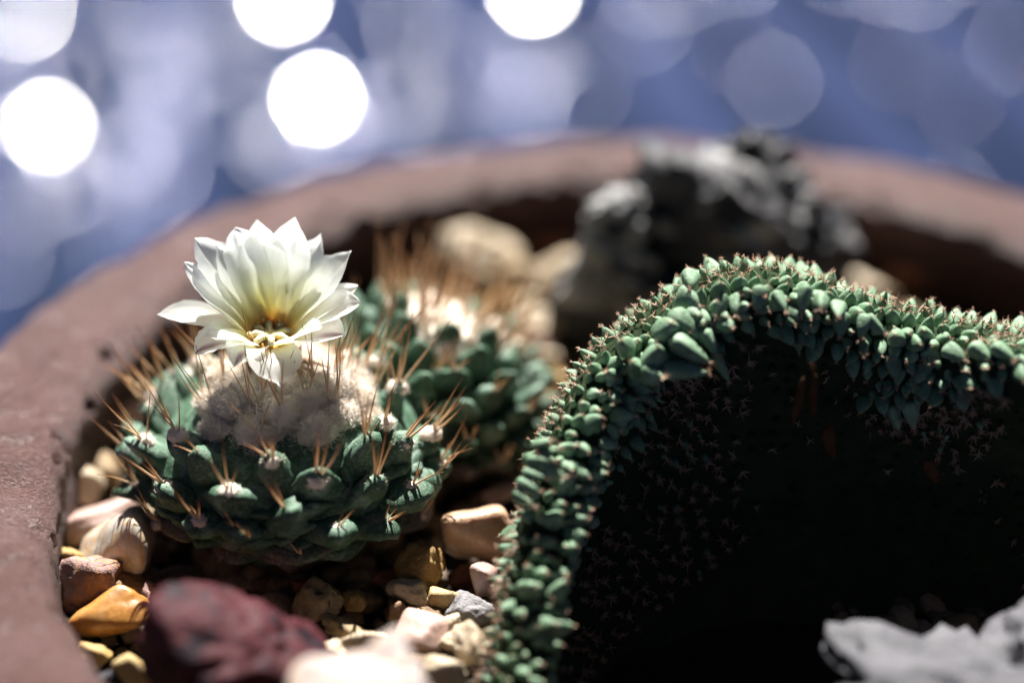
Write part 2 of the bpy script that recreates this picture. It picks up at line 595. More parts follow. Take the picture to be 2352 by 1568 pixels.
pot = thing('terracotta_pot', (PC[0], PC[1], FLOOR), 'round mauve terracotta pot with a thick rough rim holding the cacti', 'plant pot')
prof = [(RI + .02, HR - 1.7)] + [(RI + .0, HR - 1.2 + .13 * i) for i in range(5)]
prof += arc(RI + .55, HR - .55, .55, 180, 90, 6)
prof += [(RI + .55 + .16 * i, HR + .02 * math.sin(i)) for i in range(1, 8)]
prof += arc(RI + RW - .7, HR - .7, .7, 88, 0, 6)
prof += [(RI + RW, HR - 1.1), (RI + RW - .05, HR - 2.6), (RI + RW - .5, HR - 2.9)]
mb = MB()
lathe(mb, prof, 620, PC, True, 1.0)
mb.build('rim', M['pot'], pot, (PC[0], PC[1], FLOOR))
prof = [(RI + .12, HR - 1.5), (RI + .08, HR - 3), (RI - .1, HR - 9), (RI + .0, HR - 9.2), (RI + RW - .9, HR - 9)]
prof = [(RI + .06, HR - 1.55), (RI - .2, HR - 7), (0.01, HR - 7.2), (0.01, FLOOR), (8.2, FLOOR), (8.6, FLOOR + .3), (RI + RW - .45, HR - 2.75)]
mb = MB()
lathe(mb, prof, 200, PC, False, 0)
mb.build('body', M['pot'], pot, (PC[0], PC[1], FLOOR))

# soil
mb = MB()
vs, fs = [], []
NR, NT = 40, 120
for i in range(NR + 1):
    for j in range(NT):
        r = (RI + .02) * i / NR
        a = 2 * math.pi * j / NT
        vs.append((PC[0] + r * math.cos(a), PC[1] + r * math.sin(a), 0))
vs = np.array(vs)
vs[:, 2] = GZ - .25 + fract(vs, .6, 4, 3.0) * .14
for i in range(NR):
    for j in range(NT):
        j2 = (j + 1) % NT
        fs.append((i * NT + j, (i + 1) * NT + j, (i + 1) * NT + j2, i * NT + j2))
mb.add(vs, fs)
tag(mb.build('soil', M['soil']), 'dark soil filling the pot', None, None, 'structure')


# ------------------------------------------------------------------ stones
def rock_verts(size, seed, sub=4, planes=11, p=14, rough=.05, nscale=1.7, pits=0.0, rot=None):
    r_ = np.random.default_rng(seed)
    v, f = ico(sub)
    n = r_.normal(size=(planes, 3))
    n /= np.linalg.norm(n, axis=1)[:, None]
    n = np.concatenate([n, np.eye(3), -np.eye(3)])
    d = np.concatenate([r_.uniform(.68, 1.0, planes), np.full(6, 1.05)])
    q = np.clip(v @ n.T / d, 0, None)
    rad = (q ** p).sum(1) ** (-1 / p)
    rad = rad * (1 + rough * 1.6 * fract(v, nscale, 5, seed * .37) + rough * .5 * fract(v, nscale * 4, 3, seed * .7))
    if pits:
        rad -= pits * np.clip(fract(v, 3.2, 3, seed * .9 + 4) - .15, 0, 1)
    v = v * rad[:, None] * np.asarray(size)
    Rm = rotm(*(r_.uniform(-.5, .5, 3) if rot is None else rot))
    return v @ Rm.T, f


def px_cm(depth):
    return depth / F_PX


# (px, py, half width px, half height px, material, tilt in the picture (deg), height of the centre above the gravel, seed, label)
PEB = [
    (200, 1012, 48, 44, 'tan', 10, .35, 1, 'blurred tan pebble by the left inner wall, farthest back of its pile'),
    (232, 1072, 52, 36, 'tan', -20, .22, 2, 'brownish tan pebble wedged between the white topped pebble and the flowering cactus'),
    (184, 1112, 60, 42, 'cream', -15, .28, 3, 'cream pebble with a bright white top beside the pot wall'),
    (206, 1206, 94, 42, 'pink', 22, .25, 4, 'flat pinkish slab of stone slanting down to the left above the white quartz'),
    (272, 1268, 92, 66, 'quartz', 32, .42, 5, 'large smooth milky white quartz pebble left of the flowering cactus'),
    (154, 1292, 42, 34, 'ochre', 5, .2, 6, 'small ochre pebble tucked against the wall beside the white quartz'),
    (184, 1348, 74, 62, 'mauve', -8, .35, 7, 'rough angular mauve brown stone against the left wall'),
    (310, 1350, 56, 32, 'brown', -5, .2, 8, 'olive brown pebble behind the amber stone'),
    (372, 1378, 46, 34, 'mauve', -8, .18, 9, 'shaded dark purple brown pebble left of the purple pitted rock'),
    (262, 1414, 74, 50, 'amber', 35, .35, 10, 'glossy amber orange stone slanting below the white quartz'),
    (218, 1508, 36, 26, 'ochre', -15, .15, 11, 'small ochre pebble at the foot of the left rim'),
    (312, 1542, 34, 44, 'yellow', 30, .3, 12, 'yellowish cream pebble touching the purple pitted rock at the bottom edge'),
    (268, 1562, 40, 26, 'black', 0, .2, 13, 'small black stone at the bottom edge beside the rim'),
    (385, 782, 62, 42, 'tan', 25, .2, 14, 'tan pebble seen behind the spines and left petal of the flowering cactus'),
    (305, 905, 50, 40, 'tan', -10, .2, 15, 'blurred tan pebble behind the left shoulder of the flowering cactus'),
    (285, 965, 42, 42, 'pink', 10, .2, 16, 'pinkish pebble behind the left flank of the flowering cactus'),
    (1096, 1232, 82, 62, 'peach', 5, .55, 20, 'big peach and white nodular pebble beside the crested cactus'),
    (973, 1302, 56, 49, 'ochre', 0, .42, 21, 'rounded ochre yellow pebble in front of the big peach pebble'),
    (942, 1362, 52, 33, 'cream', -18, .32, 22, 'cream pebble with a small dark pit in front of the rounded ochre one'),
    (1023, 1378, 36, 24, 'yellow', -5, .28, 23, 'smooth yellow pebble between the cream pitted pebble and the grey one'),
    (1074, 1402, 54, 36, 'grey', 12, .3, 24, 'grey speckled stone beside the edge of the crested cactus'),
    (736, 1378, 56, 48, 'pitted', -12, .35, 25, 'flat tan stone full of tiny pits right of the purple rock'),
    (816, 1384, 29, 26, 'ochre', 0, .22, 26, 'small ochre pebble right of the flat pitted stone'),
    (911, 1408, 29, 27, 'brown', 0, .2, 27, 'small brown pebble below the cream pitted pebble'),
    (976, 1418, 34, 26, 'brown', -10, .2, 28, 'small dark brown pebble just behind the smooth pink mauve one'),
    (786, 1441, 52, 24, 'pitted', -8, .3, 29, 'long tan pebble with stripes of spine shadow beside the purple rock'),
    (768, 1500, 38, 34, 'cream', 10, .3, 30, 'cream pebble crossed by dark shadow stripes beside the purple rock'),
    (836, 1476, 48, 28, 'cream', 15, .32, 31, 'cream pebble with striped shadows behind the rosy white rock'),
    (968, 1462, 62, 46, 'pink', -12, .38, 32, 'smooth pink mauve pebble with a thin shadow line'),
    (1034, 1430, 24, 18, 'cream', 20, .42, 33, 'tiny cream chip lying between the grey stone and the pink mauve pebble'),
    (1060, 1446, 20, 16, 'brown', 0, .3, 34, 'tiny brown crumb beside the rough cream stone'),
    (1042, 1474, 36, 22, 'cream', -20, .4, 35, 'curved cream chip right of the pink mauve pebble'),
    (1086, 1490, 42, 54, 'cream', 30, .4, 36, 'rough craggy cream stone against the edge of the crested cactus'),
    (958, 1532, 30, 32, 'brown', 20, .35, 37, 'brown pebble left of the white cylindrical one at the bottom'),
    (1022, 1542, 50, 32, 'cream', -3, .45, 38, 'pale cylindrical cream pebble at the bottom edge'),
    (926, 1566, 34, 22, 'cream', 0, .5, 39, 'cream pebble cut by the bottom edge beside the rosy white rock'),
    (1108, 1332, 24, 40, 'pink', 0, .35, 40, 'pinkish tan pebble half hidden behind the edge of the crested cactus'),
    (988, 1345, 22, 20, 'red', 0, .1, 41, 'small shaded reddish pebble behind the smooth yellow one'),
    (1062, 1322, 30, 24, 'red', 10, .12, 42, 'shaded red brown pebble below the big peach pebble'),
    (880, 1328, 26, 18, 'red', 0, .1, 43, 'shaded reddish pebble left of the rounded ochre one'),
    (1108, 578, 92, 50, 'cream', -30, .5, 44, 'large blurred tan stone near the back wall of the pot'),
    (1190, 645, 50, 40, 'tan', -20, .4, 45, 'blurred tan stone leaning on the large one by the back wall'),
    (1275, 640, 66, 40, 'cream', 28, .45, 46, 'blurred cream tan stone beside the foot of the dark rock'),
    (1240, 748, 62, 42, 'cream', -8, .45, 47, 'blurred cream stone right of the spiny crown'),
    (1232, 800, 62, 34, 'mauve', -6, .2, 48, 'blurred mauve stone right below the cream one beside the spiny crown'),
    (1140, 715, 52, 40, 'ochre', 10, .3, 49, 'blurred ochre stone behind the spiny crown'),
    (1252, 888, 52, 36, 'ochre', 12, .3, 50, 'blurred ochre pebble left of the crested cactus shoulder'),
    (1238, 950, 40, 40, 'tan', 0, .25, 51, 'blurred tan pebble between the two green cacti'),
    (1228, 1030, 30, 26, 'pink', 0, .3, 52, 'blurred pink pebble against the left edge of the crested cactus'),
    (1158, 1128, 44, 16, 'pink', 24, .3, 53, 'thin pinkish sliver of stone above the big peach pebble'),
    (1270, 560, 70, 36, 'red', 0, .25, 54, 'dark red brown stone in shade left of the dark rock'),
    (985, 590, 44, 40, 'tan', 0, .3, 55, 'greyish tan stone behind the spine tips of the spiny cactus'),
    (1965, 652, 80, 28, 'cream', -18, .5, 56, 'pale stone peeking over the back of the crested cactus'),
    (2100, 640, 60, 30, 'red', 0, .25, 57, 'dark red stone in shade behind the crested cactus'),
    (1185, 708, 34, 26, 'tan', 15, .3, 59, 'small blurred tan pebble among the stones right of the spiny crown'),
    (1215, 690, 26, 20, 'cream', -10, .3, 60, 'tiny blurred cream pebble below the cream tan stone at the foot of the dark rock'),
    (1178, 795, 40, 28, 'tan', 5, .3, 61, 'blurred tan pebble touching the right side of the spiny cactus'),
    (1262, 826, 34, 24, 'cream', 0, .25, 62, 'blurred pale pebble between the mauve stone and the ochre one at the centre'),
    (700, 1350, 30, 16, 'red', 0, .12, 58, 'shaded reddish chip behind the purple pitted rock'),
]
for (px, py, hw, hh, mt, tilt, zc, seed, lab) in PEB:
    c = at_z(px, py, GZ + zc)
    dep = float((c - CAM) @ FWD)
    a, b = hw * px_cm(dep) * 1.06, hh * px_cm(dep) * 1.06
    rr = random.Random(seed * 13)
    dpt = (a + b) / 2 * rr.uniform(.75, 1.0)
    kind_round = mt in ('quartz', 'pink', 'yellow', 'peach', 'rosy', 'amber')
    v, f = rock_verts((a, dpt, b), seed, 4, planes=7 if kind_round else 12, p=9 if kind_round else 18,
                      rough=.035 if kind_round else .085, nscale=1.5 if kind_round else 1.9,
                      pits=.16 if mt in ('pitted', 'mauve', 'lava') else 0, rot=(0, 0, 0))
    # turn it: a little about the vertical, tilt in the plane that faces the front
    Rz = rotm(0, 0, rr.uniform(-.35, .35))
    Ry = np.array(Matrix.Rotation(math.radians(-tilt), 3, 'Y'))
    Rx = np.array(Matrix.Rotation(-PITCH * .8, 3, 'X'))
    v = v @ Rz.T @ Ry.T @ Rx.T
    base = c + np.array([0, 0, v[:, 2].min()])
    mb = MB()
    mb.add(c + v, f)
    tag(mb.build('pebble', M[mt], None, base), lab, 'pebble', 'pebbles on the gravel bed')

# small grit between them
mb = MB()
rnd = random.Random(3)
for i in range(2600):
    r = (RI - .25) * math.sqrt(rnd.random())
    a = rnd.uniform(-.8, math.pi + .8)
    s = rnd.choice([.07, .09, .12, .15, .2, .26, .32])
    v, f = ico(2)
    v = v * (1 + .25 * fract(v, 1.3, 2, i * .17))[:, None] * np.array([s, s * rnd.uniform(.6, 1), s * rnd.uniform(.5, .8)])
    v = v @ rotm(rnd.uniform(-.6, .6), rnd.uniform(-.6, .6), rnd.uniform(0, 6)).T
    mb.add(v + np.array([PC[0] + r * math.cos(a), PC[1] + r * math.sin(a), GZ - .2 + s * .3]), f, rnd.random() ** 1.4)
tag(mb.build('gravel', M['grit']), 'fine tan and brown grit filling the gaps between the pebbles', None, None, 'stuff')


def big_rock(name, mt, lobes, label, cat, base):
    mb = MB()
    for (c, size, seed, kw) in lobes:
        ani = kw.pop('ani', None)
        v, f = rock_verts(size, seed, 5, **kw)
        if ani is not None:
            d, amp, sc = ani
            Mf = frame(d)
            q = v @ Mf
            q[:, 2] *= .25
            h = ridged(q, sc, 3, seed * .3)
            rr = np.linalg.norm(v, axis=1)[:, None]
            v = v + v / rr * ((h - 1.0) * amp)[:, None]
        mb.add(v + np.asarray(c), f)
    return tag(mb.build(name, M[mt], None, base), label, cat)


# dark rock standing at the back
b0 = at_y(1640, 700, 6.4)
big_rock('rock', 'lava', [
    (at_y(1690, 560, 6.6), (2.1, 1.4, 1.7), 71, dict(planes=9, p=10, rough=.2, nscale=1.9, pits=.55, rot=(0, .25, 0), ani=((.75, 0, -.6), .42, .9))),
    (at_y(1715, 425, 6.9), (.9, .8, .9), 72, dict(planes=9, p=12, rough=.18, nscale=2.2, pits=.5, rot=(0, .2, 0), ani=((.6, 0, -.8), .22, 1.4))),
    (at_y(1390, 680, 5.8), (.9, .9, 1.3), 74, dict(planes=9, p=12, rough=.14, nscale=2, pits=.4, rot=(0, .3, 0))),
    (at_y(1560, 700, 5.6), (1.6, 1.0, 1.0), 75, dict(planes=9, p=12, rough=.14, nscale=2, pits=.4, rot=(0, .3, 0))),
], 'dark grey pitted lava rock with pale ridges, standing against the back rim', 'rock', (b0[0], 6.4, GZ))
c = at_y(1428, 505, 5.7)
big_rock('rock', 'chalk', [(c, (.66, .75, .62), 73, dict(planes=14, p=7, rough=.2, nscale=2.2, pits=.4, rot=(0, -.3, 0))),
                          (c + np.array([-.15, .1, -.95]), (.7, .8, .7), 78, dict(planes=7, p=9, rough=.14, nscale=2, pits=.35, rot=(0, .3, 0)))],
         'blurred pale grey stone leaning on the left side of the dark lava rock', 'rock', (c[0], c[1], GZ))
c = at_y(1530, 402, 8.2)
mb = MB()
v, f = rock_verts((.66, .5, .33), 77, 4, planes=8, p=10, rough=.05, rot=(0, 0, 0))
mb.add(v + c, f)
tag(mb.build('pebble', M['tan'], None, c - np.array([0, 0, .48])), 'blurred tan stone lodged behind the top of the dark lava rock', 'pebble', 'pebbles on the gravel bed')

# purple pitted rock in front, rosy white rock before it, pale rock at the right front
c = at_y(540, 1515, -4.9)
big_rock('rock', 'purple', [(c, (1.42, 1.1, .98), 81, dict(planes=10, p=12, rough=.07, nscale=1.8, pits=.18, rot=(.2, .15, .2)))],
         'dark purple red rock spotted with black pits in the foreground', 'rock', (c[0], c[1], GZ))
c = at_y(800, 1650, -6.6)
big_rock('rock', 'rosy', [(c, (.95, .8, .5), 82, dict(planes=8, p=12, rough=.05, rot=(.1, -.5, .1))),
                          (at_y(872, 1532, -5.9), (.46, .34, .24), 83, dict(planes=8, p=14, rough=.06, rot=(0, -.75, 0)))],
         'very blurred rosy white rock pointing up to the right at the bottom edge', 'rock', (c[0], c[1], GZ))
c = at_y(2270, 1640, -5.4)
big_rock('rock', 'pale', [(c, (1.9, 1.2, .62), 84, dict(planes=10, p=12, rough=.16, nscale=2.2, pits=.5, rot=(0, .12, .1), ani=((1, 0, -.25), .13, 1.3))),
                          (c + np.array([1.0, .7, .25]), (1.0, .8, .62), 85, dict(planes=10, p=12, rough=.14, nscale=2.2, pits=.3, rot=(0, -.2, 0), ani=((1, 0, .3), .12, 1.3)))],
         'pale grey weathered rock with dark hollows in the right foreground', 'rock', (c[0], c[1], GZ))


# ------------------------------------------------------------------ cactus kit
def spine(mb, p, d, L, r0, bend, rnd, n=6):
    d = nrm(d)
    side = nrm(np.array([rnd.gauss(0, 1), rnd.gauss(0, 1), rnd.gauss(0, 1)]))
    pts, rad = [], []
    for i in range(n):
        t = i / (n - 1)
        pts.append(p + d * L * t + np.array([0, 0, 1]) * bend * L * t * t + side * .10 * L * t * t)
        rad.append(r0 * (1 - .82 * t ** 1.5))
    mb.tube(pts, rad, 5)


def wool(mb, c, r, n, rnd, squash=(1, 1, 1), core=True, up=(0, 0, .3)):
    sq = np.asarray(squash, float)
    if core:
        v, f = ico(3)
        v = v * (1 + .25 * fract(v, 2.2, 3, rnd.random() * 30))[:, None] * r * .82 * sq
        mb.add(v + c, f, .2)
    vs, fs = [], []
    for i in range(n):
        d = nrm([rnd.gauss(0, 1), rnd.gauss(0, 1), rnd.gauss(0, 1)])
        p = c + d * r * .74 * sq
        q = nrm(d * .55 + np.array([rnd.gauss(0, .6), rnd.gauss(0, .6), rnd.gauss(0, .6)]) + np.asarray(up))
        L = min(r, .5) * rnd.uniform(.2, .55)
        w = nrm(np.cross(q, [rnd.gauss(0, 1), rnd.gauss(0, 1), rnd.gauss(0, 1)])) * rnd.uniform(.0032, .0062)
        b = nrm([rnd.gauss(0, 1), rnd.gauss(0, 1), rnd.gauss(0, 1)]) * L * .45
        k = len(vs)
        vs += [p - w, p + w, p + q * L * .55 + b + w * .7, p + q * L * .55 + b - w * .7, p + q * L]
        fs += [(k, k + 1, k + 2, k + 3), (k + 3, k + 2, k + 4)]
    mb.add(vs, fs, rnd.random())


def tubercle(mb, p, out, upv, size, seed, cork=0.0, sub=3):
    """blunt, slightly faceted lump: wide across, flattened above, drawn out to the areole"""
    v, f = ico(sub)
    r_ = np.random.default_rng(seed)
    n = r_.normal(size=(6, 3))
    n /= np.linalg.norm(n, axis=1)[:, None]
    n = np.concatenate([n, [[0, 1, .2], [.6, -.5, .5], [-.6, -.5, .5], [.75, .45, .3], [-.75, .45, .3]]])
    n /= np.linalg.norm(n, axis=1)[:, None]
    q = np.clip(v @ n.T / r_.uniform(.72, .95, len(n)), 0, None)
    rad = np.minimum(1.12, ((q ** 24).sum(1) + 1e-9) ** (-1 / 24))
    rad = rad * (1 + .13 * fract(v, 2.1, 4, seed * .53))
    v = v * rad[:, None]
    v[:, 2] = np.where(v[:, 2] > 0, v[:, 2] * (1.0 + .25 * (1 - np.abs(v[:, 0]))), v[:, 2])
    z = nrm(out)
    x = nrm(np.cross(upv, z))
    y = np.cross(z, x)
    Mf = np.stack([x, y, z], 1)
    w = v * np.asarray(size)
    mb.add(p + w @ Mf.T, f, cork)


def ellipsoid_hit(px, py, c, rad):
    o = (CAM - c) / rad
    d = ray(px, py) / rad
    A, B, C = d @ d, o @ d, o @ o - 1
    disc = B * B - A * C
    t = (-B - math.sqrt(disc)) / A if disc > 0 else -B / A
    p = o + d * t
    p /= np.linalg.norm(p)
    return c + p * rad, nrm(p / rad)


# ------------------------------------------------------------------ flowering cactus
CA = np.array([-3.55, -.1, -2.03])
RA = np.array([2.27, 2.2, 1.3])
baseA = np.array([CA[0], CA[1], GZ])
ca = thing('flowering_cactus', baseA, 'squat round green cactus with white wool and one open white flower', 'cactus')
AREOLES = [(484, 1062, 1), (632, 1066, 1), (723, 1103, 1), (829, 1028, 1.1), (408, 1112, .9), (541, 1126, .8), (846, 1106, 1), (920, 1112, .9),
           (662, 1166, .7), (764, 1194, .5), (480, 1178, .6), (386, 928, 1.2), (321, 938, 1), (363, 1022, .9), (298, 1045, .8),
           (905, 1025, 1), (962, 1006, 1), (897, 912, 1.2), (852, 855, 1.1), (345, 880, 1.2), (395, 860, 1.2), (870, 985, 1), (960, 1090, .7),
           (320, 1110, .7), (585, 1215, .3), (690, 1240, .2), (390, 1175, .5), (860, 1180, .4), (945, 1160, .4), (430, 1010, .9), (560, 1195, .3),
           (800, 850, 1.1), (790, 800, 1), (440, 820, 1), (335, 1000, .8), (975, 1060, .7)]
mb = MB()
v, f = ico(5)
v = v * (1 + .03 * fract(v, 2.0, 4, 1.0))[:, None]
low = v[:, 2] < 0
v = v * RA * .97
v[low, 2] *= 1.12
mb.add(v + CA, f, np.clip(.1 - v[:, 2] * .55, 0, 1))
rnd = random.Random(21)
areo = []
for i, (px, py, k) in enumerate(AREOLES):
    p, n = ellipsoid_hit(px, py + 12, CA, RA)
    areo.append((p, n, k))
# the far side follows the spiral
for i in range(60):
    th = i * 2.39996
    zz = 1 - (i + 6) / 50.0
    if zz < -.45:
        break
    n0 = np.array([math.cos(th) * math.sqrt(1 - zz * zz), math.sin(th) * math.sqrt(1 - zz * zz), zz])
    p = CA + n0 * RA
    if n0[1] > .25 and all(np.linalg.norm(p - q[0]) > .62 for q in areo):
        areo.append((p, nrm(n0 / RA), .9))
for i, (p, n, k) in enumerate(areo):
    out = nrm(n + np.array([0, 0, .18]))
    hz = (p[2] - CA[2]) / RA[2]
    size = (.53 + .10 * rnd.uniform(-1, 1), .29 + .06 * rnd.uniform(-1, 1), .48 + .07 * rnd.uniform(-1, 1)) if hz > -.15 else (.72, .20, .36)
    out = nrm(out + np.array([rnd.gauss(0, .12), rnd.gauss(0, .12), rnd.gauss(0, .1)]))
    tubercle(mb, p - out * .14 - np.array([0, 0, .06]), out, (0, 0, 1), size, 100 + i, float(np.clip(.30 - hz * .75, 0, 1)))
# extra small folds between rows, lower down
for i in range(90):
    th = rnd.uniform(0, 6.283)
    zz = rnd.uniform(-.85, .35)
    n0 = np.array([math.cos(th) * math.sqrt(1 - zz * zz), math.sin(th) * math.sqrt(1 - zz * zz), zz])
    tubercle(mb, CA + n0 * RA * np.array([1, 1, 1.05]) - n0 * .12, n0 + np.array([0, 0, .3]), (0, 0, 1), (rnd.uniform(.3, .6), .15, .24), 300 + i, rnd.uniform(.25, .75) if zz < -.2 else .1)
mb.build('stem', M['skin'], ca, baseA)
for i, (p, n, k) in enumerate(areo):
    out = nrm(n + np.array([0, 0, .18]))
    tip = p + out * .26 + np.array([0, 0, .02])
    if k > .35:
        w = MB()
        wool(w, tip, .07 + .10 * k + .04 * rnd.uniform(-1, 1), int(260 * k), rnd, (1.1, 1, .8))
        w.build('wool_tuft', M['wool'], ca, baseA)
    s = MB()
    cnt = rnd.choice([2, 3, 3, 4])
    for q in range(cnt):
        dirn = nrm(np.array([n[0] * .55, n[1] * .42, .62 + .35 * rnd.random()]) + np.array([rnd.gauss(0, .24), rnd.gauss(0, .15), 0]))
        spine(s, tip - out * .03, dirn, (.62 + .62 * rnd.random()) * (.35 + .65 * k), rnd.uniform(.017, .025) * (.6 + .4 * k), .30 * rnd.uniform(-.6, 1), rnd)
    s.build('spine_cluster', M['spine'], ca, baseA)

# wool on the crown
apex = CA + np.array([0.05, 0, RA[2]])
w = MB()
crown = [(-.85, -.55, .05, .48), (-.35, -1.0, -.22, .50), (-.05, -.75, .0, .5), (.45, -.95, -.2, .44), (.8, -.65, -.08, .38), (1.0, -.25, -.02, .34),
         (.6, -.2, .18, .5), (-.9, .1, .15, .48), (-.4, .3, .2, .5), (.2, .35, .2, .5), (.75, .35, .05, .4), (-.1, -.2, .22, .55), (-1.15, -.3, -.08, .34),
         (-.55, -.35, .15, .5), (1.15, -.5, -.24, .26), (-.3, -1.25, -.42, .33), (.3, -.5, .1, .5), (-1.0, -.85, -.22, .3), (1.0, .15, -.03, .3)]
for (x, y, z, r) in crown:
    wool(w, apex + np.array([x * 1.06, y * .95, z - .08]), r * rnd.uniform(.8, 1.02), 3000, rnd, (1, 1, .8))
w.build('wool_crown', M['wool'], ca, baseA)
for i in range(32):
    a = rnd.uniform(0, 6.283)
    rr = rnd.uniform(.5, 1.35)
    q = apex + np.array([rr * math.cos(a), rr * math.sin(a) * .95, .18 - .22 * rr * rr])
    s = MB()
    for j in range(rnd.choice([2, 3, 3])):
        spine(s, q, nrm(np.array([math.cos(a) * .28 * rr + rnd.gauss(0, .2), math.sin(a) * .25 * rr + rnd.gauss(0, .16), 1])), rnd.uniform(.75, 1.35), rnd.uniform(.015, .022), .05, rnd)
    s.build('spine_cluster', M['spine'], ca, baseA)

# dried brown strands of an older flower hanging in the wool
for i in range(16):
    a = rnd.uniform(0, 6.283)
    q = apex + np.array([-.1 + .3 * math.cos(a), -.1 + .3 * math.sin(a), .45])
    e = q + np.array([math.cos(a) * rnd.uniform(.25, .6), math.sin(a) * rnd.uniform(.25, .6), -rnd.uniform(.3, .7)])
    mid_ = (q + e) / 2 + np.array([rnd.gauss(0, .08), rnd.gauss(0, .08), .12])
    s = MB()
    s.tube([q, (q + mid_) / 2 + np.array([0, 0, .04]), mid_, (mid_ + e) / 2 + np.array([0, -.03, .02]), e], [.02, .018, .014, .012, .006], 5, [.6, .7, .8, .85, .95])
    s.build('dry_strand', M['spine'], ca, baseA)

# the flower: a part whose own pieces are sub-parts
T = np.array([-3.75, -.1, .12])
fl = MB()
tb = [apex + np.array([-.08, -.1, .1]), apex + np.array([-.1, -.1, .35]), T + np.array([0, 0, -.3]), T + np.array([0, 0, -.06])]
fl.tube(tb, [.20, .22, .30, .36], 20)
for k in range(9):
    a = 2 * math.pi * k / 9 + .3
    o = np.array([math.cos(a), math.sin(a), 0])
    fl.tube([T + o * .2 + np.array([0, 0, -.75]), T + o * .33 + np.array([0, 0, -.45]), T + o * .48 + np.array([0, 0, -.2])], [.07, .10, .01], 8, [.3, .5, .55])
flower = fl.build('flower', M['tube'], ca, baseA)


def bez(P, t):
    P = [np.asarray(q, float) for q in P]
    return (1 - t) ** 3 * P[0] + 3 * (1 - t) ** 2 * t * P[1] + 3 * (1 - t) * t * t * P[2] + t ** 3 * P[3]


def petal(tip, az, rise, width, cup, sharp, mt, seed, droop=0.0, twist=0.0, r0=.2):
    rnd = random.Random(seed)
    o = np.array([math.cos(az), math.sin(az), 0])
    P0 = T + o * r0 + np.array([0, 0, -.12])
    L = np.linalg.norm(tip - P0)
    P1 = P0 + (o * .42 + np.array([0, 0, rise])) * L * .42
    P2 = tip + (P0 - tip) * .35 + np.array([0, 0, droop]) * L + o * .10 * L
    NU, NV = 26, 13
    vs, uv = [], []
    for i in range(NU):
        t = i / (NU - 1)
        c = bez([P0, P1, P2, tip], t)
        tg = nrm(bez([P0, P1, P2, tip], min(1, t + .02)) - bez([P0, P1, P2, tip], max(0, t - .02)))
        side = nrm(np.cross(tg, T + np.array([0, 0, 1.2]) - c))
        inn = nrm(np.cross(side, tg))
        ta = twist * t
        side, inn = side * math.cos(ta) + inn * math.sin(ta), inn * math.cos(ta) - side * math.sin(ta)
        w = width * (.42 + .58 * math.sin(min(1, t / .62) * math.pi / 2)) if t < .62 else width * max(0, 1 - ((t - .62) / .38) ** sharp)
        w = max(w, .004)
        for j in range(NV):
            s = j / (NV - 1) * 2 - 1
            ruf = .02 * math.sin(7 * t + seed) * s + .018 * mnoise.noise(Vector((s * 2 + seed, t * 5, seed * .3)))
            crease = -.022 * math.exp(-(s / .12) ** 2) * (1 if t < .96 else 0)
            edge = 1 + .05 * mnoise.noise(Vector((t * 9, seed, s))) + (.14 * mnoise.noise(Vector((t * 26, seed * 2.3, s * .5))) if t > .72 else 0)
            vs.append(c + side * (s * w * edge) + inn * (cup * w * (s * s) * (1 - .3 * t) + ruf + crease))
            uv.append((s * .5 + .5, t))
    fs = [(i * NV + j, i * NV + j + 1, (i + 1) * NV + j + 1, (i + 1) * NV + j) for i in range(NU - 1) for j in range(NV - 1)]
    m = MB()
    m.add(vs, fs, 0)
    ob = m.build('petal', M[mt], flower, baseA)
    ul = ob.data.uv_layers.new(name='UVMap')
    for lp in ob.data.loops:
        ul.data[lp.index].uv = uv[lp.vertex_index]
    return ob


# tip pixel, depth offset of the tip from the flower's heart (cm), azimuth deg, rise, half width, cup, sharpness, material, droop
PETALS = [
    (590, 505, .95, 100, 1.0, .40, .35, 1.5, 'petal', .02, .0), (678, 499, .92, 78, 1.0, .43, .3, 1.6, 'petal', .02, .0),
    (630, 545, 1.15, 92, 1.0, .40, .3, 1.8, 'petal', .0, .0), (540, 522, .80, 118, .95, .34, .45, 3.2, 'petal', .06, .1),
    (447, 546, .62, 138, .8, .36, .45, 2.6, 'petal', .06, .1), (738, 535, .85, 58, 1.0, .36, .3, 1.4, 'petal', .0, .0),
    (806, 576, .55, 36, .85, .40, .3, 1.5, 'petal', .03, -.1), (424, 602, .30, 160, .6, .34, .5, 1.5, 'petal', .02, .2),
    (362, 722, .10, 182, .55, .30, .35, 2.0, 'petal', .16, .2), (822, 655, .25, 14, .5, .33, .5, 1.5, 'petal', .05, -.2),
    (828, 694, -.1, 2, .5, .34, .45, 2.2, 'petal', .12, -.3), (792, 768, -.5, -28, .5, .38, .5, 2.0, 'sepal', .10, -.2),
    (738, 752, -.5, -42, .6, .30, .4, 1.6, 'petal', .14, -.1), (448, 812, -.5, 208, .55, .34, .5, 2.2, 'sepal', .22, .2),
    (470, 770, -.35, 196, .5, .28, .4, 1.8, 'petal', .18, .1), (538, 842, -.85, 236, .55, .30, .4, 1.6, 'sepal', .30, .1),
    (642, 888, -1.0, 274, .62, .42, .35, 2.4, 'petal', .34, .0), (500, 775, -.6, 222, .6, .24, .3, 1.6, 'petal', .2, .0),
    (500, 560, .72, 128, .9, .32, .4, 1.7, 'petal', .03, .0), (775, 590, .75, 48, .9, .34, .3, 1.6, 'petal', .03, .0),
    (455, 640, .4, 170, .6, .28, .4, 1.8, 'petal', .05, .1)]
for i, (px, py, dy, az, rise, wd, cup, sh, mt, dr, tw) in enumerate(PETALS):
    petal(at_y(px, py, T[1] + dy), math.radians(az), rise, wd, cup, sh, mt, i + 1, dr, tw)
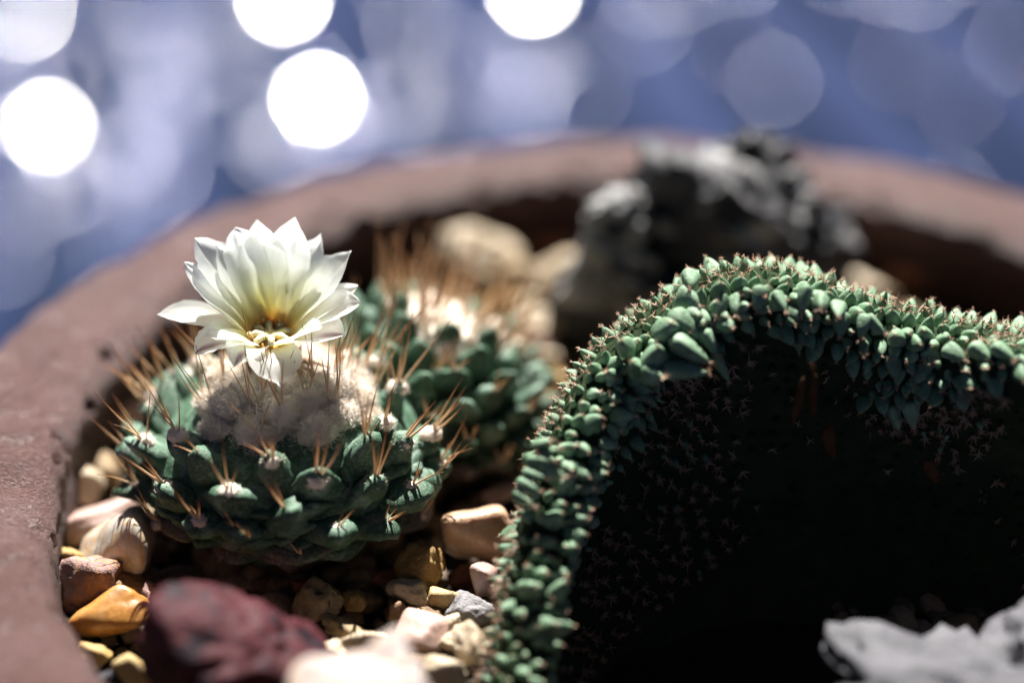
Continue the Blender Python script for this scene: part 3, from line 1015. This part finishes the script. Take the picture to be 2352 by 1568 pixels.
# stigma lobes and stamens
st = MB()
st.tube([T + np.array([0, -.02, -.3]), T + np.array([0, -.02, .02])], [.06, .05], 8)
for k in range(8):
    a = 2 * math.pi * k / 8 + .2
    o = np.array([math.cos(a), math.sin(a), 0])
    p = T + np.array([0, -.02, .02])
    st.tube([p, p + o * .10 + np.array([0, 0, .06]), p + o * .22 + np.array([0, 0, .10]), p + o * .33 + np.array([0, 0, .08]), p + o * .36 + np.array([0, 0, .07])], [.035, .045, .055, .05, .02], 8)
st.build('stigma', M['stigma'], flower, baseA)
for k in range(18):
    a = 2 * math.pi * k / 18 + rnd.uniform(-.1, .1)
    rr = rnd.uniform(.26, .38)
    o = np.array([math.cos(a), math.sin(a), 0])
    p = T + o * .16 + np.array([0, 0, -.12])
    e = T + o * rr + np.array([0, 0, rnd.uniform(.02, .22)])
    s = MB()
    s.tube([p, (p + e) / 2 + o * .02, e], [.012, .011, .010], 5)
    v, f = ico(2)
    s.add(v * np.array([.02, .02, .032]) + e, f, 1)
    s.build('stamen', M['stamen'], flower, baseA)

# ------------------------------------------------------------------ spiny cactus behind
CB = np.array([-1.55, 2.25, -2.5])
RB = np.array([1.95, 1.85, 1.5])
baseB = np.array([CB[0], CB[1], GZ])
cb = thing('spiny_cactus', baseB, 'blurred green cactus with a woolly crown of long tawny spines behind the flowering one', 'cactus')
axis = nrm((.36, .30, .87))
MA = frame(axis, (0, 1, 0))
mb = MB()
v, f = ico(5)
v = v * (1 + .04 * fract(v, 1.8, 4, 6.0))[:, None] * RB * .96
mb.add(CB + v @ MA.T, f, np.clip(.25 - v[:, 2] * .6, 0, 1))
rnd = random.Random(31)
areB = []
for i in range(8, 120):
    th = i * 2.39996
    zz = .95 - (i - 3) / 76.0
    if zz < -.32:
        break
    n0 = np.array([math.cos(th) * math.sqrt(1 - zz * zz), math.sin(th) * math.sqrt(1 - zz * zz), zz])
    p = CB + MA @ (n0 * RB)
    n = nrm(MA @ (n0 / RB))
    areB.append((p, n, zz))
    out = nrm(n + axis * .45)
    tubercle(mb, p - out * .05, out, axis, (.38 + rnd.uniform(-.06, .06), .20, .46), 500 + i, float(np.clip(.25 - zz * 1.1, 0, 1)))
mb.build('stem', M['skin'], cb, baseB)
w = MB()
top = CB + MA @ np.array([0, 0, RB[2]])
for i in range(22):
    a = rnd.uniform(0, 6.283)
    rr = 1.15 * math.sqrt(rnd.random())
    wool(w, top + MA @ np.array([rr * math.cos(a), rr * math.sin(a), -.22 * rr * rr + .03]), rnd.uniform(.3, .44), 450, rnd, (1, 1, .85))
w.build('wool_crown', M['wool'], cb, baseB)
for i in range(44):
    a = rnd.uniform(0, 6.283)
    rr = 1.3 * math.sqrt(rnd.random())
    q = top + MA @ np.array([rr * math.cos(a), rr * math.sin(a), -.24 * rr * rr + .08])
    s = MB()
    for j in range(3):
        d = MA @ np.array([math.cos(a) * .3 * rr + rnd.gauss(0, .22), math.sin(a) * .3 * rr + rnd.gauss(0, .22), 1])
        spine(s, q, nrm(d + np.array([.1, 0, .35])), rnd.uniform(.7, 1.6), .021, .05, rnd)
    s.build('spine_cluster', M['spine_b'], cb, baseB)
for i, (p, n, zz) in enumerate(areB):
    if zz > .55 or n[1] > .5 or i % 2:
        continue
    s = MB()
    out = nrm(n + axis * .25)
    for j in range(3):
        spine(s, p + out * .38, nrm(np.array([n[0] * .5 + rnd.gauss(0, .25), n[1] * .4, .8])), rnd.uniform(.4, .7), .024, .05, rnd)
    s.build('spine_cluster', M['spine_b'], cb, baseB)

# ------------------------------------------------------------------ crested cactus
baseC = np.array([4.6, -1.4, GZ])
cc = thing('crested_cactus', baseC, 'big blue green crested cactus spreading as a wavy fan of small knobs at the right', 'cactus')


def catmull(P, n):
    P = np.asarray(P, float)
    out = []
    m = len(P)
    for i in range(m - 1):
        p0, p1, p2, p3 = P[max(i - 1, 0)], P[i], P[i + 1], P[min(i + 2, m - 1)]
        for k in range(n):
            t = k / n
            out.append(.5 * ((2 * p1) + (-p0 + p2) * t + (2 * p0 - 5 * p1 + 4 * p2 - p3) * t * t + (-p0 + 3 * p1 - 3 * p2 + p3) * t ** 3))
    out.append(P[-1])
    return np.array(out)


def resample(C, step):
    s = np.concatenate([[0], np.cumsum(np.linalg.norm(np.diff(C, axis=0), axis=1))])
    n = max(2, int(s[-1] / step))
    q = np.linspace(0, s[-1], n + 1)
    return np.stack([np.interp(q, s, C[:, k]) for k in range(3)], 1)


def ridge(sil, thick, base_f, base_b, prof_f, prof_b, facing, centre):
    """a thick wall with a rounded top along the line sil; returns the strip of section curves"""
    K = resample(catmull([at_y(*q) for q in sil], 12), .12)
    m = len(K)
    secs, fr = [], []
    for i in range(m):
        u = i / (m - 1)
        t = nrm(K[min(i + 2, m - 1)] - K[max(i - 2, 0)])
        fc = np.asarray(facing, float)
        fdir = nrm(fc - (fc @ t) * t)
        n = np.cross(t, fdir)
        if n @ (K[i] - centre) < 0:
            n = -n
        th = np.interp(u, [q[0] for q in thick], [q[1] for q in thick])
        o = K[i] + fdir * th * .9 - n * .05
        bf = np.array([np.interp(u, [q[0] for q in base_f], [q[k] for q in base_f]) for k in (1, 2, 3)])
        bb = np.array([np.interp(u, [q[0] for q in base_b], [q[k] for q in base_b]) for k in (1, 2, 3)])
        lip_f = o + fdir * th + n * -.65
        lip_b = o - fdir * th + n * -.55
        sec = []
        for w in (1, .8, .6, .42, .26, .12):
            sec.append(lip_b * (1 - w) + bb * w)
        for a in np.linspace(180, 0, 13):
            ca_, sa_ = math.cos(math.radians(a)), math.sin(math.radians(a))
            sec.append(o + fdir * th * math.copysign(abs(ca_) ** .75, ca_) + n * (-.6 + .6 * abs(sa_) ** .8))
        for w in (.06, .14, .24, .36, .5, .65, .82, 1):
            sec.append(lip_f * (1 - w) + bf * w - fdir * .55 * math.sin(math.pi * w))
        secs.append(sec)
        fr.append((t, fdir, n))
    return K, np.array(secs), fr




def yd(py, depth):
    return CAM[1] + (FWD[1] + UP[1] * (784 - py) / F_PX) * depth


SIL = [(1080, 1640, yd(1640, 24.5)), (1112, 1480, yd(1480, 24.9)), (1146, 1290, yd(1290, 25.3)), (1188, 1120, yd(1120, 25.7)), (1248, 960, yd(960, 26.0)),
       (1318, 826, yd(826, 26.3)), (1448, 704, yd(704, 26.6)),
       (1590, 616, .45), (1720, 584, .75), (1860, 620, .8), (2000, 668, .6), (2150, 702, .35), (2352, 748, .1), (2600, 820, -.3)]
KM, SM, FM = ridge(SIL, [(0, .5), (.2, .5), (.4, .55), (.55, .8), (.65, .85), (.8, .7), (1, .7)],
                   [(0, .8, -4.6, -3.7), (.3, 1.6, -3.2, -3.7), (.5, 3.2, -2.5, -3.7), (.7, 5.2, -2.3, -3.7), (1, 9.5, -2.7, -3.7)],
                   [(0, .2, -4.0, -3.7), (.3, 1.0, -2.0, -3.7), (.5, 3.0, -.4, -3.7), (.7, 5.2, .2, -3.7), (1, 9.5, -.4, -3.7)],
                   None, None, (.22, -1, .15), np.array([4.8, -1.2, -4.0]))
SIL2 = [(1900, 812, -.1), (1985, 816, -.3), (2080, 806, -.5), (2180, 786, -.65), (2290, 768, -.75), (2420, 775, -.8), (2600, 800, -.9)]
K2, S2, F2 = ridge(SIL2, [(0, .18), (.2, .3), (.5, .42), (1, .5)],
                   [(0, 5.4, -1.4, -3.7), (1, 9.5, -2.2, -3.7)], [(0, 5.2, -1.0, -3.7), (1, 9.5, -1.0, -3.7)], None, None, (0, -1, .2), np.array([7, -1.2, -4.5]))

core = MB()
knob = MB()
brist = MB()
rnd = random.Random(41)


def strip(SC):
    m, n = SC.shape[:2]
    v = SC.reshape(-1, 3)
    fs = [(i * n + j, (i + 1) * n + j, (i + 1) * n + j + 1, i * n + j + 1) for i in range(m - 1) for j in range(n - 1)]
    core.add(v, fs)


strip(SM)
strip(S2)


def teardrop(p, d, L, r, seed, sub=2, flat=1.0, into=None):
    """one knob: narrow foot, full head, blunt tip"""
    v, f = ico(sub)
    v = v * (1 + .11 * fract(v, 1.9, 3, seed * .61))[:, None]
    t = (v[:, 2] + 1) / 2
    tt = np.clip(t, 0, 1)
    R_ = r * 1.2 * np.clip(1 - tt ** 2.1, 0, 1) ** .66 * np.clip(tt * 6, 0, 1) ** .5
    h_ = np.hypot(v[:, 0], v[:, 1]) + 1e-6
    lum = 1 + .10 * np.cos(3 * np.arctan2(v[:, 1], v[:, 0]) + seed)
    w = np.stack([v[:, 0] / h_ * R_ * lum, v[:, 1] / h_ * R_ * lum * flat, (t - .25) * L], 1)
    Mf = frame(d, (rnd.gauss(0, 1), rnd.gauss(0, 1), rnd.gauss(0, 1)))
    (into or knob).add(p + w @ Mf.T, f)
    return p + nrm(d) * L * .74


def tuft(p, d, n, L):
    d = nrm(d)
    for i in range(n):
        q = nrm(d * .7 + np.array([rnd.gauss(0, .6), rnd.gauss(0, .6), rnd.gauss(0, .6)]))
        s = nrm(np.cross(q, [rnd.gauss(0, 1), rnd.gauss(0, 1), rnd.gauss(0, 1)]))
        s2 = np.cross(q, s)
        r = .0085
        l = L * rnd.uniform(.5, 1.1)
        b = nrm([rnd.gauss(0, 1), rnd.gauss(0, 1), rnd.gauss(0, 1)]) * l * .2
        k = []
        for z, w, o in ((0, 1, 0), (.6, .8, .6), (1, .25, 1)):
            for an in (0, 2.094, 4.189):
                k.append(p + q * l * z + b * o + (s * math.cos(an) + s2 * math.sin(an)) * r * w)
        brist.add(k, [(0, 1, 4, 3), (1, 2, 5, 4), (2, 0, 3, 5), (3, 4, 7, 6), (4, 5, 8, 7), (5, 3, 6, 8), (6, 7, 8)], np.repeat([0, .6, 1], 3))


def cover(SC, fr, scale, lit=1.25):
    m, n = SC.shape[:2]
    row = 0
    for j in range(n):
        pass
    # walk down every section by arc length, knobs in offset rows
    mid = 12                                   # index of the growth line on the top
    for side in (1, -1):
        rows = []
        dist = .20
        while dist < 4.6:
            rows.append(dist)
            dist += (.165 if dist < 1.2 else .23) * scale
        for ri, dd in enumerate(rows):
            step = (.20 if dd < 1.6 else .27) * scale
            prev = None
            acc = (ri % 2) * step * .5 + rnd.uniform(0, .05)
            for i in range(m):
                sec = SC[i][mid:] if side > 0 else SC[i][mid::-1]
                cs = np.concatenate([[0], np.cumsum(np.linalg.norm(np.diff(sec, axis=0), axis=1))])
                if dd > cs[-1] - .1:
                    prev = None
                    continue
                dj = dd + .07 * mnoise.noise(Vector((i * .09, ri * 1.7, side))) + rnd.uniform(-.02, .02)
                p = np.array([np.interp(dj, cs, sec[:, k]) for k in range(3)])
                if prev is not None:
                    acc += np.linalg.norm(p - prev)
                prev = p
                if acc < step:
                    continue
                acc = rnd.uniform(-.07, .07)
                q = np.array([np.interp(dj + .06, cs, sec[:, k]) for k in range(3)])
                down = nrm(q - p)
                t = fr[i][0]
                nn = np.cross(t, down)
                nn = nrm(nn)
                if nn @ (fr[i][1] * side * .6 + fr[i][2]) < 0 and dd < 2.5:
                    nn = -nn
                if dd >= 2.5 and nn @ (fr[i][1] * side) < 0:
                    nn = -nn
                if side < 0 and (dd > 1.7):
                    continue                   # the back stays plain below the edge
                left = lit > 1 and i < m * .42
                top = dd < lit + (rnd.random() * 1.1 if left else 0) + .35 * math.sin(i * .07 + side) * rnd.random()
                big = (.78 if left and dd > 1.1 else 1) * rnd.choice([.7, .85, .95, 1.05, 1.3]) * rnd.uniform(.9, 1.1) * scale
                L = (.27 if dd < .35 else .35 if top else .17) * big
                r = (.070 if dd < .35 else .096 if top else .050) * big
                d = nn * 1.0 + down * (.05 if dd < .3 else .5 if top else .45) + np.array([0, 0, .15]) + np.array([rnd.gauss(0, .2), rnd.gauss(0, .2), rnd.gauss(0, .2)])
                if not top and rnd.random() < (.1 if i < m * .55 else .35) - .9 * mnoise.noise(Vector(p * .9)) :
                    continue
                tip = teardrop(p - nn * .03, d, L, r, rnd.random() * 90, 3 if dd < .9 else 2 if top else 1, 1.0, None if top or (i < m * .5 and rnd.random() < .6) else core)  # many flank knobs take the darkened stem skin, standing in for shade
                if top or rnd.random() < (1 if i < m * .55 else .14):
                    tuft(tip, d, 7 if top else 16 if i < m * .55 else 9, .075 if top else rnd.uniform(.11, .17) if i < m * .55 else .1)
    # woolly growth line
    for i in range(0, m):
        p = SC[i][mid]
        for k in range(2):
            tuft(p + fr[i][1] * rnd.gauss(0, .05) + fr[i][2] * rnd.uniform(.0, .2), fr[i][2], 4, .13)


cover(SM, FM, 1.0)
cover(S2, F2, .9, .55)
# the large drawn out knobs on the front of the left shoulder and along the right lip: (foot px, tip px, y, radius)
BIG = [((1215, 1085), (1265, 1100), -2.9, .12), ((1225, 1060), (1285, 1062), -2.8, .12), ((1240, 1045), (1290, 1030), -2.7, .11), ((1200, 1110), (1245, 1130), -3.0, .13),
       ((1260, 1075), (1300, 1095), -2.95, .1), ((1190, 1140), (1225, 1160), -3.1, .12), ((1235, 1020), (1270, 1010), -2.6, .11), ((1215, 1055), (1235, 1045), -2.6, .13),
       ((1560, 735), (1655, 800), -.9, .24), ((1575, 690), (1600, 700), -.55, .27), ((1530, 760), (1545, 740), -1.0, .27), ((1500, 830), (1515, 790), -1.25, .28),
       ((1560, 790), (1640, 840), -1.25, .22), ((1540, 850), (1640, 858), -1.4, .21), ((1440, 800), (1425, 780), -1.1, .2), ((1465, 850), (1450, 830), -1.3, .2),
       ((1490, 860), (1520, 868), -1.5, .19), ((1645, 820), (1680, 885), -1.2, .13), ((1620, 745), (1665, 765), -.8, .14), ((1585, 640), (1585, 655), -.3, .2),
       ((1660, 690), (1650, 720), -.75, .15), ((1690, 690), (1690, 715), -.75, .15), ((1745, 670), (1740, 712), -.8, .17), ((1785, 680), (1800, 708), -.8, .12),
       ((1850, 668), (1842, 712), -.85, .16), ((1885, 690), (1885, 705), -.85, .17), ((1925, 705), (1925, 722), -.8, .15), ((1935, 730), (1930, 770), -.9, .16),
       ((1985, 735), (1975, 775), -.9, .15), ((2000, 735), (2030, 765), -.9, .12), ((2105, 825), (2110, 868), -1.6, .16), ((2135, 810), (2160, 850), -1.7, .17),
       ((2075, 815), (2060, 835), -1.4, .14), ((2180, 805), (2215, 825), -1.9, .16), ((2240, 800), (2275, 830), -2.0, .17), ((2290, 800), (2335, 830), -2.1, .17),
       ((2270, 840), (2310, 880), -2.1, .15), ((2210, 840), (2220, 870), -1.9, .14), ((2340, 830), (2380, 860), -2.2, .16), ((1985, 795), (1985, 812), -1.0, .1),
       ((1620, 770), (1650, 820), -1.1, .15), ((1410, 870), (1395, 850), -1.2, .18), ((1590, 720), (1640, 745), -.8, .2)]
for i, (a, b, y, r) in enumerate(BIG):
    y += .75 if a[0] > 2050 else .35 if a[0] < 1300 else 0
    A_, B_ = at_y(*a, y), at_y(*b, y - .22)
    d = B_ - A_
    Lr = max(np.linalg.norm(d), .36) * 1.15
    tip = teardrop(A_, d, Lr, r * .74, i * 1.7, 3, .85)
    tuft(tip, d, 10, .11)
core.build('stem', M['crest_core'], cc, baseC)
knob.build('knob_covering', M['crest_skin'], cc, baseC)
tag(brist.build('bristle_covering', M['bristle'], cc, baseC), None, None, None, 'stuff')
for (px, py, L, w, tl) in [(1832, 925, .38, .07, 8), (1868, 905, .42, .06, -6), (1905, 1010, .34, .10, -12), (2140, 1080, .22, .10, -30)]:
    c = at_y(px, py, -1.75)
    m = MB()
    a = math.radians(tl)
    d = np.array([math.sin(a), 0, math.cos(a)])
    v, f = ico(3)
    v = v * (1 + .45 * fract(v, 1.6, 4, px * .1))[:, None] * np.array([w, w * .5, L])
    m.add(c + v @ frame(d, (0, 1, 0)).T, f)
    m.build('corky_scar', M['scar'], cc, baseC)
